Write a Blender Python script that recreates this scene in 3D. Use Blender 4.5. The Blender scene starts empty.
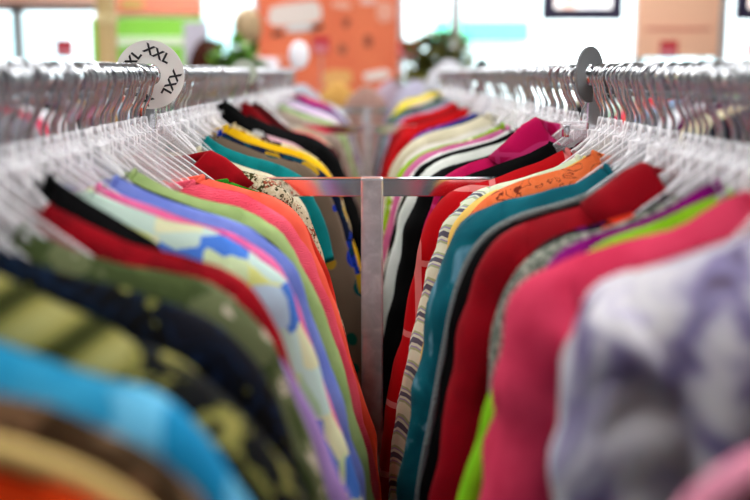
import bpy, bmesh, math, random
from mathutils import Vector, noise, Matrix
random.seed(7)
S = bpy.context.scene
C = S.collection
PI = math.pi
CAMZ = 1.36; RZ = 1.356
XL, XR, XP = -0.295, 0.318, 0.011
F1, F2, F3 = 1.45, 2.90, 4.35

# ------------------------------------------------------------ materials
def lin(h):
    h = h.lstrip('#'); r = []
    for i in (0, 2, 4):
        c = int(h[i:i+2], 16)/255
        r.append(c/12.92 if c <= .04045 else ((c+.055)/1.055)**2.4)
    return (r[0], r[1], r[2], 1)

def newmat(name):
    m = bpy.data.materials.new(name); m.use_nodes = True
    nt = m.node_tree; b = nt.nodes['Principled BSDF']
    return m, nt, b

def simple(name, col, rough=.5, metal=0, bump=0, bscale=200, emit=0, spec=.5):
    m, nt, b = newmat(name)
    b.inputs['Base Color'].default_value = lin(col)
    b.inputs['Roughness'].default_value = rough
    b.inputs['Metallic'].default_value = metal
    b.inputs['Specular IOR Level'].default_value = spec
    if emit:
        b.inputs['Emission Color'].default_value = lin(col); b.inputs['Emission Strength'].default_value = emit
    if bump:
        N = nt.nodes; t = N.new('ShaderNodeTexCoord'); n = N.new('ShaderNodeTexNoise'); bp = N.new('ShaderNodeBump')
        n.inputs['Scale'].default_value = bscale
        bp.inputs['Strength'].default_value = bump; bp.inputs['Distance'].default_value = .002
        nt.links.new(t.outputs['Object'], n.inputs['Vector']); nt.links.new(n.outputs['Fac'], bp.inputs['Height'])
        nt.links.new(bp.outputs['Normal'], b.inputs['Normal'])
    return m

POW = [1.0]
def flin(h):
    c = lin(h); return (c[0]**POW[0], c[1]**POW[0], c[2]**POW[0], 1)
def ramp(nt, cols, pos=None, const=False):
    r = nt.nodes.new('ShaderNodeValToRGB'); cr = r.color_ramp
    cr.interpolation = 'CONSTANT' if const else 'LINEAR'
    n = len(cols)
    pos = pos or [i/n if const else i/max(1, n-1) for i in range(n)]
    while len(cr.elements) < n: cr.elements.new(.5)
    for i, e in enumerate(sorted(range(n), key=lambda k: pos[k])):
        cr.elements[i].position = pos[e]
    for i in range(n): cr.elements[i].color = flin(cols[i])
    return r

FAB = {}
def fabric(kind, cols, scale=1, axis='x', rough=.85, sheen=0, weave=900, bump=.25, pos=None, rot=0, stretch=1):
    key = (kind, tuple(cols), scale, axis, rough, rot, stretch, tuple(pos or ()))
    if key in FAB: return FAB[key]
    POW[0] = 1.38
    m, nt, b = newmat('fabric_' + kind)
    N, L = nt.nodes, nt.links
    b.inputs['Roughness'].default_value = rough
    b.inputs['Sheen Weight'].default_value = sheen
    b.inputs['Sheen Roughness'].default_value = .6
    b.inputs['Specular IOR Level'].default_value = .1
    tc = N.new('ShaderNodeTexCoord'); mp = N.new('ShaderNodeMapping')
    L.new(tc.outputs['Object'], mp.inputs['Vector'])
    mp.inputs['Scale'].default_value = (1, 1, stretch)
    if rot: mp.inputs['Rotation'].default_value = (0, rot, rot*.5)
    vec = mp.outputs['Vector']
    col = None
    if kind in ('plain', 'cord', 'knit'):
        n = N.new('ShaderNodeTexNoise'); n.inputs['Scale'].default_value = 22; n.inputs['Detail'].default_value = 6
        L.new(vec, n.inputs['Vector'])
        hb = cols[0]
        r = ramp(nt, [hb, cols[1] if len(cols) > 1 else hb], [.42, .62]); L.new(n.outputs['Fac'], r.inputs['Fac'])
        col = r.outputs['Color']
    elif kind == 'stripes':
        w = N.new('ShaderNodeTexWave'); w.bands_direction = axis.upper() if axis != 'd' else 'DIAGONAL'
        w.inputs['Scale'].default_value = scale; w.inputs['Distortion'].default_value = 1.2; w.inputs['Detail'].default_value = 1
        L.new(vec, w.inputs['Vector'])
        r = ramp(nt, cols, pos, True); L.new(w.outputs['Fac'], r.inputs['Fac']); col = r.outputs['Color']
    elif kind == 'plaid':
        acc = None
        for ax, sc in (('X', scale), ('Z', scale), ('Y', scale*1.3)):
            w = N.new('ShaderNodeTexWave'); w.bands_direction = ax; w.wave_profile = 'SIN'
            w.inputs['Scale'].default_value = sc; w.inputs['Distortion'].default_value = .4
            L.new(vec, w.inputs['Vector'])
            g = N.new('ShaderNodeMath'); g.operation = 'GREATER_THAN'; g.inputs[1].default_value = .982
            L.new(w.outputs['Fac'], g.inputs[0])
            if acc is None: acc = g.outputs[0]
            else:
                a = N.new('ShaderNodeMath'); a.operation = 'MAXIMUM'; L.new(acc, a.inputs[0]); L.new(g.outputs[0], a.inputs[1]); acc = a.outputs[0]
        r = ramp(nt, cols[:2], [0, 1]); mu = N.new('ShaderNodeMath'); mu.operation = 'MULTIPLY'; mu.inputs[1].default_value = .6
        L.new(acc, mu.inputs[0]); L.new(mu.outputs[0], r.inputs['Fac']); col = r.outputs['Color']
    elif kind in ('blobs', 'marble'):
        n = N.new('ShaderNodeTexNoise'); n.inputs['Scale'].default_value = scale; n.inputs['Detail'].default_value = 2.5
        n.inputs['Distortion'].default_value = 1.0 if kind == 'blobs' else 2.5
        L.new(vec, n.inputs['Vector'])
        k = len(cols)
        r = ramp(nt, cols, pos or [0] + [.34 + .32*i/max(1, k-2) for i in range(k-1)], kind == 'blobs')
        L.new(n.outputs['Fac'], r.inputs['Fac']); col = r.outputs['Color']
    elif kind in ('floral', 'dots'):
        v = N.new('ShaderNodeTexVoronoi'); v.inputs['Scale'].default_value = scale
        if kind == 'dots': v.inputs['Randomness'].default_value = .35
        n = N.new('ShaderNodeTexNoise'); n.inputs['Scale'].default_value = scale*1.5
        mx = N.new('ShaderNodeMix'); mx.data_type = 'VECTOR'; mx.inputs['Factor'].default_value = 0 if kind == 'dots' else .04
        L.new(vec, n.inputs['Vector']); L.new(vec, mx.inputs[4]); L.new(n.outputs['Color'], mx.inputs[5])
        L.new(mx.outputs[1], v.inputs['Vector'])
        sp = N.new('ShaderNodeSeparateColor'); L.new(v.outputs['Color'], sp.inputs[0])
        r = ramp(nt, cols[1:], None, True); L.new(sp.outputs[0], r.inputs['Fac'])
        lt = N.new('ShaderNodeMath'); lt.operation = 'LESS_THAN'; lt.inputs[1].default_value = .36 if kind == 'dots' else .5
        L.new(v.outputs['Distance'], lt.inputs[0])
        mc = N.new('ShaderNodeMix'); mc.data_type = 'RGBA'; mc.inputs[6].default_value = flin(cols[0])
        L.new(lt.outputs[0], mc.inputs['Factor']); L.new(r.outputs['Color'], mc.inputs[7]); col = mc.outputs[2]
    elif kind == 'patch':
        v = N.new('ShaderNodeTexVoronoi'); v.distance = 'CHEBYCHEV'; v.inputs['Scale'].default_value = scale; v.inputs['Randomness'].default_value = .2
        L.new(vec, v.inputs['Vector'])
        sp = N.new('ShaderNodeSeparateColor'); L.new(v.outputs['Color'], sp.inputs[0])
        r = ramp(nt, cols, None, True); L.new(sp.outputs[0], r.inputs['Fac']); col = r.outputs['Color']
    elif kind == 'tweed':
        n = N.new('ShaderNodeTexNoise'); n.inputs['Scale'].default_value = scale; n.inputs['Detail'].default_value = 3
        L.new(vec, n.inputs['Vector']); r = ramp(nt, cols, [.38 + .24*i/max(1, len(cols)-1) for i in range(len(cols))]); L.new(n.outputs['Fac'], r.inputs['Fac']); col = r.outputs['Color']
    L.new(col, b.inputs['Base Color'])
    # weave / rib relief
    if kind == 'cord':
        w = N.new('ShaderNodeTexWave'); w.bands_direction = 'Z'; w.inputs['Scale'].default_value = 130; w.inputs['Distortion'].default_value = 7; w.inputs['Detail'].default_value = 3
        h = w.outputs['Fac']; L.new(vec, w.inputs['Vector']); st = .6; di = .0015
    elif kind == 'knit':
        w = N.new('ShaderNodeTexVoronoi'); w.inputs['Scale'].default_value = 260; h = w.outputs['Distance']; L.new(vec, w.inputs['Vector']); st = .7; di = .002
    else:
        w = N.new('ShaderNodeTexNoise'); w.inputs['Scale'].default_value = weave; w.inputs['Detail'].default_value = 1
        h = w.outputs['Fac']; L.new(vec, w.inputs['Vector']); st = bump; di = .0008
    bp = N.new('ShaderNodeBump'); bp.inputs['Strength'].default_value = st; bp.inputs['Distance'].default_value = di
    L.new(h, bp.inputs['Height']); L.new(bp.outputs['Normal'], b.inputs['Normal'])
    POW[0] = 1.0
    FAB[key] = m
    return m

CHROME = simple('chrome', '#e4e6ea', .12, 1)
CHROME2 = simple('chrome_wire', '#dcdee2', .16, 1)
def galvanised():
    m, nt, b = newmat('galvanised_steel'); N, L = nt.nodes, nt.links
    b.inputs['Metallic'].default_value = .55
    t = N.new('ShaderNodeTexCoord'); n = N.new('ShaderNodeTexNoise'); n.inputs['Scale'].default_value = 45; n.inputs['Detail'].default_value = 4; n.inputs['Distortion'].default_value = .6
    L.new(t.outputs['Object'], n.inputs['Vector'])
    r = ramp(nt, ['#c2c4c8', '#d2d4d8', '#e8eaee'], [.3, .5, .7]); L.new(n.outputs['Fac'], r.inputs['Fac']); L.new(r.outputs['Color'], b.inputs['Base Color'])
    r2 = ramp(nt, ['#505050', '#7c7c7c'], [.35, .65]); L.new(n.outputs['Fac'], r2.inputs['Fac']); L.new(r2.outputs['Color'], b.inputs['Roughness'])
    return m
GALV = galvanised()
def clear_plastic():
    m, nt, b = newmat('clear_plastic'); N, L = nt.nodes, nt.links
    b.inputs['Base Color'].default_value = (1, .98, 1, 1); b.inputs['Roughness'].default_value = .08
    tr = N.new('ShaderNodeBsdfTransparent'); mx = N.new('ShaderNodeMixShader'); lw = N.new('ShaderNodeLayerWeight'); lw.inputs['Blend'].default_value = .45
    r = ramp(nt, ['#6a6a6a', '#f4f4f4'], [0, .85]); L.new(lw.outputs['Facing'], r.inputs['Fac']); L.new(r.outputs['Color'], mx.inputs['Fac'])
    L.new(tr.outputs[0], mx.inputs[1]); L.new(b.outputs[0], mx.inputs[2])
    L.new(mx.outputs[0], N['Material Output'].inputs['Surface'])
    return m
CLEAR = clear_plastic()

# ------------------------------------------------------------ helpers
def mesh_obj(name, bm, mat, parent=None, smooth=True, doubles=False):
    if doubles: bmesh.ops.remove_doubles(bm, verts=bm.verts, dist=1e-5)
    bmesh.ops.recalc_face_normals(bm, faces=bm.faces)
    me = bpy.data.meshes.new(name); bm.to_mesh(me); bm.free()
    if smooth:
        for p in me.polygons: p.use_smooth = True
    for mm in (mat if isinstance(mat, (list, tuple)) else [mat]): me.materials.append(mm)
    o = bpy.data.objects.new(name, me); C.objects.link(o)
    if parent: o.parent = parent
    return o

def thing(name, label, cat, loc=(0, 0, 0), rz=0, group=None):
    o = bpy.data.objects.new(name, None); C.objects.link(o); o.empty_display_size = .05
    o.location = loc; o.rotation_euler = (0, 0, rz); tag(o, label, cat, group); return o
def tag(o, label, cat, group=None):
    o['label'] = label; o['category'] = cat
    if group: o['group'] = group
    return o
def struct(o): o['kind'] = 'structure'; return o

def box(bm, c, s, bevel=0, rot=None):
    r = bmesh.ops.create_cube(bm, size=1)
    vs = r['verts']
    bmesh.ops.scale(bm, vec=s, verts=vs)
    if bevel:
        es = list({e for v in vs for e in v.link_edges})
        q = bmesh.ops.bevel(bm, geom=es, offset=bevel, segments=2, affect='EDGES', profile=.6)
        vs = list({v for f in q['faces'] for v in f.verts} | {v for v in vs if v.is_valid})
    if rot is not None: bmesh.ops.rotate(bm, cent=(0, 0, 0), matrix=rot, verts=vs)
    bmesh.ops.translate(bm, vec=c, verts=vs)
    return vs

def sweep(bm, pts, rad, seg=8, cap=True, closed=False):
    """round tube along a 3D point list; rad scalar or list"""
    n = len(pts); rings = []
    pts = [Vector(p) for p in pts]
    up = None
    for i, p in enumerate(pts):
        t = ((pts[(i+1) % n] - pts[i-1]) if closed else (pts[min(i+1, n-1)] - pts[max(i-1, 0)])).normalized()
        if up is None:
            up = Vector((0, 1, 0)) if abs(t.y) < .9 else Vector((0, 0, 1))
        a = (up - t*up.dot(t)).normalized(); up = a; b = t.cross(a)
        r = rad[i] if isinstance(rad, (list, tuple)) else rad
        rings.append([bm.verts.new(p + (a*math.cos(2*PI*k/seg) + b*math.sin(2*PI*k/seg))*r) for k in range(seg)])
    for i in range(n if closed else n-1):
        A, B = rings[i], rings[(i+1) % n]
        for k in range(seg):
            bm.faces.new((A[k], A[(k+1) % seg], B[(k+1) % seg], B[k]))
    if cap and not closed:
        bm.faces.new(rings[0]); bm.faces.new(rings[-1])
    return rings

def catmull(P, n):
    P = [Vector(p) for p in P]
    P = [P[0]*2-P[1]] + P + [P[-1]*2-P[-2]]
    dense = []
    for i in range(1, len(P)-2):
        for k in range(12):
            t = k/12
            dense.append(.5*((2*P[i]) + (P[i+1]-P[i-1])*t + (2*P[i-1]-5*P[i]+4*P[i+1]-P[i+2])*t*t + (-P[i-1]+3*P[i]-3*P[i+1]+P[i+2])*t**3))
    dense.append(P[-2])
    L = [0]
    for a, b in zip(dense, dense[1:]): L.append(L[-1]+(b-a).length)
    out = []; j = 0
    for i in range(n):
        s = L[-1]*i/(n-1)
        while j < len(L)-2 and L[j+1] < s: j += 1
        f = (s-L[j])/max(1e-9, L[j+1]-L[j]); out.append(dense[j].lerp(dense[j+1], min(1, f)))
    return out, L[-1]

# ------------------------------------------------------------ garments
G = [(.045, .100), (.085, .121), (.12, .133), (.155, .142), (.185, .154), (.208, .171), (.228, .197), (.244, .235), (.258, .28), (.277, .35), (.302, .44), (.316, .54), (.318, .64)]
def profile(w=1, dv=0, fl=1):
    out = []
    for u, v in G:
        uu = min(u, .2)*w + max(0, min(u, .24)-.2)*(.45+.55*fl) + max(0, u-.24)*fl
        out.append((uu, v+dv))
    return out

def topv(P, u):
    for (a, b), (c, d) in zip(P, P[1:]):
        if u <= c: return b + (d-b)*max(0, (u-a))/(c-a)
    return P[-1][1]

def garment(kind, label, cat, side, Y, mat, w=1, dv=0, fl=1, T=.026, slen=.52, collar='crew', cmat=None, smat=None,
            length=.62, un=.052, yaw=0, X=None, near=True, prof=None, fold=.0085, group=None, pitch=0):
    s = 1 if side == 'L' else -1
    if X is None: X = XL if side == 'L' else XR
    root = thing(kind, label, cat, (X, Y, RZ), math.radians(yaw), group)
    seed = random.random()*100
    inner = [(a + .006*noise.noise(Vector((b*7, seed, 3)))*min(1, max(0, (b-.15)/.08)), b + .005*noise.noise(Vector((a*16, seed, 9)))) for a, b in (prof or profile(w, dv, fl))]
    outer = profile(w*.97, dv, .8)
    nc = 45 if near else 25
    uS = .2*w if prof is None else min(.195, prof[-1][0]-.002)
    rows = [0, .003, .009, .018, .03, .048, .075, .11, .16, .23, .32, .43, .53, length] if near else [0, .006, .018, .04, .08, .16, .3, .45, length]
    vN = topv(inner, un)
    bm = bmesh.new()
    def yb(u):
        f = (max(0, 1-(abs(u)/uS)**8))**.5
        base = T*.85*math.sqrt(max(0, 1-(u/un)**2)) if abs(u) < un else 0
        return f, base
    for fb in (1, -1):
        grid = []
        for i in range(nc):
            u = uS*math.sin((i/(nc-1)*2-1)*PI/2*.98)/math.sin(PI/2*.98)
            P = inner if u > 0 else outer
            v0 = topv(P, max(abs(u), un))
            if abs(u) < un:
                dip = (.05 if fb < 0 else .012)
                v0 += dip*(1-(u/un)**2)
            f, base = yb(u)
            col = []
            for r in rows:
                y = base + (T*f-base*f)*(1-math.exp(-r/.016)) if abs(u) >= un else base + (T-base)*(1-math.exp(-r/.02))
                nz = noise.noise(Vector((u*14+seed, r*3.2, fb*3+seed))) * fold*(min(1, r/.06)*.8+.2)*2.2
                nz += noise.noise(Vector((u*34+seed, r*9+seed, fb))) * fold*.6*min(1, r/.03)
                y = max(.001 if r else 0, y+nz*min(1, f*1.2)) if (abs(u) >= un or r > .02) else y
                z = -(v0+r-.004) + noise.noise(Vector((u*20+seed*2, 0, 7)))*fold*.35
                col.append(bm.verts.new((s*u, fb*y, z)))
            grid.append(col)
        for i in range(nc-1):
            for j in range(len(rows)-1):
                bm.faces.new((grid[i][j], grid[i+1][j], grid[i+1][j+1], grid[i][j+1]))
    mesh_obj('torso', bm, mat, root, doubles=True)
    # sleeves
    if slen > .02:
        for sd, P in ((1, inner), (-1, outer)):
            if sd < 0 and (not near) and False: continue
            pts, LL = catmull([(a, b, 0) for a, b in P], 60)
            # start ~3 cm before the shoulder point
            k0 = next(i for i, p in enumerate(pts) if p.x > uS-.045)
            st = LL/59
            k1 = min(59, k0+int(slen/st))
            ids = list(range(k0, k1+1, 1 if near else 2))
            bm = bmesh.new(); rings = []; seg = 18 if near else 10
            for q, i in enumerate(ids):
                p = pts[i]; t = (pts[min(i+2, 59)]-pts[max(i-2, 0)]).normalized()
                n = Vector((-t.y, t.x, 0))  # u,v coords; v is down -> inward
                d = (i-k0)*st
                W = .16 - .075*min(1, d/.30) if slen > .3 else .16-.03*min(1, d/.2)
                Ts = (T*1.06)*(1-.12*min(1, d/.4)) + .0015
                Ts *= min(1, .12+(d/.035)**.6) if d < .035 else 1
                ring = []
                for k in range(seg):
                    a = 2*PI*k/seg
                    inw = W*(1-math.copysign(abs(math.cos(a))**.8, math.cos(a)))/2
                    yy = Ts*math.copysign(abs(math.sin(a))**.75, math.sin(a))
                    cr = noise.noise(Vector((d*22+seed, math.cos(a)*1.2, math.sin(a)*1.2+sd)))*fold*1.1 + noise.noise(Vector((d*7+seed, inw*30, sd*5)))*fold*.9
                    yy *= 1+cr/T*.8
                    uu = p.x + n.x*inw; vv = p.y + n.y*inw
                    off = cr*.5*abs(math.cos(a))*min(1, d/.05)
                    uu += (-n.x)*off; vv += (-n.y)*off
                    ring.append(bm.verts.new((s*sd*uu, yy, -(vv-.004))))
                rings.append(ring)
            for A, B in zip(rings, rings[1:]):
                for k in range(seg): bm.faces.new((A[k], A[(k+1) % seg], B[(k+1) % seg], B[k]))
            # turned-in hem
            cen = sum((v.co for v in rings[-1]), Vector())/seg
            inn = [bm.verts.new(cen+(v.co-cen)*.9+Vector((0, 0, .015))) for v in rings[-1]]
            for k in range(seg): bm.faces.new((rings[-1][k], rings[-1][(k+1) % seg], inn[(k+1) % seg], inn[k]))
            mesh_obj('sleeve', bm, smat or mat, root)
    # collar
    if collar and (near or collar == 'shirt'):
        prof_c = {'crew': [(-.002, -.012), (.001, -.005), (.001, .001), (-.001, .003), (-.004, .001), (-.004, -.008)],
                  'shirt': [(0, -.006), (.001, .008), (.003, .013), (.009, .014), (.019, .004), (.032, -.012), (.046, -.028), (.044, -.030), (.028, -.015), (.014, .002), (.006, .006)],
                  'tall': [(0, -.01), (.001, .012), (.004, .024), (.010, .028), (.020, .016), (.034, -.006), (.052, -.030), (.049, -.032), (.030, -.010), (.014, .010), (.007, .014)]}[collar]
        bm = bmesh.new(); M = 36; rings = []
        for k in range(M):
            a = 2*PI*k/M
            u = un*math.cos(a); y = T*.85*math.sin(a)
            fb = 1 if y > 0 else -1
            vv = vN + (.05 if fb < 0 else .012)*math.sin(a)**2
            wob = 1+.12*noise.noise(Vector((math.cos(a)*2, math.sin(a)*2, seed)))
            rings.append([bm.verts.new((s*(u+math.cos(a)*ro*wob*(1.5 if ro > .01 else 1)), y+math.sin(a)*ro*.7, -(vv-.004)+up*wob)) for ro, up in prof_c])
        m_ = len(prof_c)
        for k in range(M):
            A, B = rings[k], rings[(k+1) % M]
            for j in range(m_): bm.faces.new((A[j], A[(j+1) % m_], B[(j+1) % m_], B[j]))
        mesh_obj('collar', bm, cmat or mat, root)
    return root

# ------------------------------------------------------------ hanger prototype (copied)
def hanger_meshes(slope=.74, half=.165):
    # hook: ring over the rail then shank
    pts = []
    r = .0165
    for k in range(0, 15):
        a = math.radians(205 - k*(205+38)/14)   # from the tip on one side over the top to the other side, in x-z plane
        pts.append((r*math.cos(a), 0, -.0047+r*math.sin(a)))
    pts += [(.0112, 0, -.023), (.0075, 0, -.033), (.0012, 0, -.045), (0, 0, -.053), (0, 0, -.066)]
    q, _ = catmull(pts, 30)
    bm = bmesh.new(); sweep(bm, q, .0023, 8)
    hook = bm
    # plastic body
    b2 = bmesh.new()
    def topz(u):
        u = abs(u)
        return -(.067+slope*u) if u > .012 else -(.064+(slope+.25)*u)
    secs = []
    N = 34
    for i in range(N+1):
        u = -half+2*half*i/N; h = .010+.014*math.exp(-(u/.05)**2) + (.006 if abs(abs(u)-.13) > .008 and abs(u) > .10 else 0)
        zt = topz(u); th = .0035+.002*math.exp(-(u/.03)**2)
        secs.append([b2.verts.new((u, y, z)) for y, z in ((-th, zt-.001), (-th*.5, zt+.001), (th*.5, zt+.001), (th, zt-.001), (th, zt-h), (0, zt-h-.001), (-th, zt-h))])
    for A, B in zip(secs, secs[1:]):
        for k in range(7): b2.faces.new((A[k], A[(k+1) % 7], B[(k+1) % 7], B[k]))
    b2.faces.new(secs[0]); b2.faces.new(secs[-1])
    # lower bar
    sweep(b2, [(-half+.005, 0, -.067-slope*half), (-half*.6, 0, -.072-slope*half), (0, 0, -.074-slope*half), (half*.6, 0, -.072-slope*half), (half-.005, 0, -.067-slope*half)], .003, 6)
    box(b2, (0, 0, -.084), (.034, .010, .022), .002)
    pass
    # neck socket
    sweep(b2, [(0, 0, -.056), (0, 0, -.064), (0, 0, -.085)], [.0042, .0055, .0065], 10)
    return hook, b2
HK = hanger_meshes()
proto = thing('clothes_hanger', 'x', 'hanger')
p1 = mesh_obj('hook', HK[0], CHROME2, proto); p2 = mesh_obj('hanger_shoulder', HK[1], CLEAR, proto)
HK2 = hanger_meshes(1.08, .125)
proto2 = thing('clothes_hanger', 'x', 'hanger')
q1 = mesh_obj('hook', HK2[0], CHROME2, proto2); q2 = mesh_obj('hanger_shoulder', HK2[1], CLEAR, proto2)
used = [False, False]
def hanger(side, Y, yaw, label, group=None, X=None, tilt=0):
    s = 1 if side == 'L' else -1
    if X is None: X = XL if side == 'L' else XR
    k = 1 if group else 0
    src, kids = ((proto, (p1, p2)), (proto2, (q1, q2)))[k]
    if not used[k]: o = src; used[k] = True
    else:
        o = src.copy(); C.objects.link(o)
        for ch in kids:
            c = ch.copy(); C.objects.link(c); c.parent = o
    o.location = (X, Y, RZ); o.rotation_euler = (0, tilt, math.radians(yaw) + (PI if s < 0 else 0))
    o['label'] = label; o['category'] = 'hanger'
    if group: o['group'] = group
    elif 'group' in o: del o['group']
    return o

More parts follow.
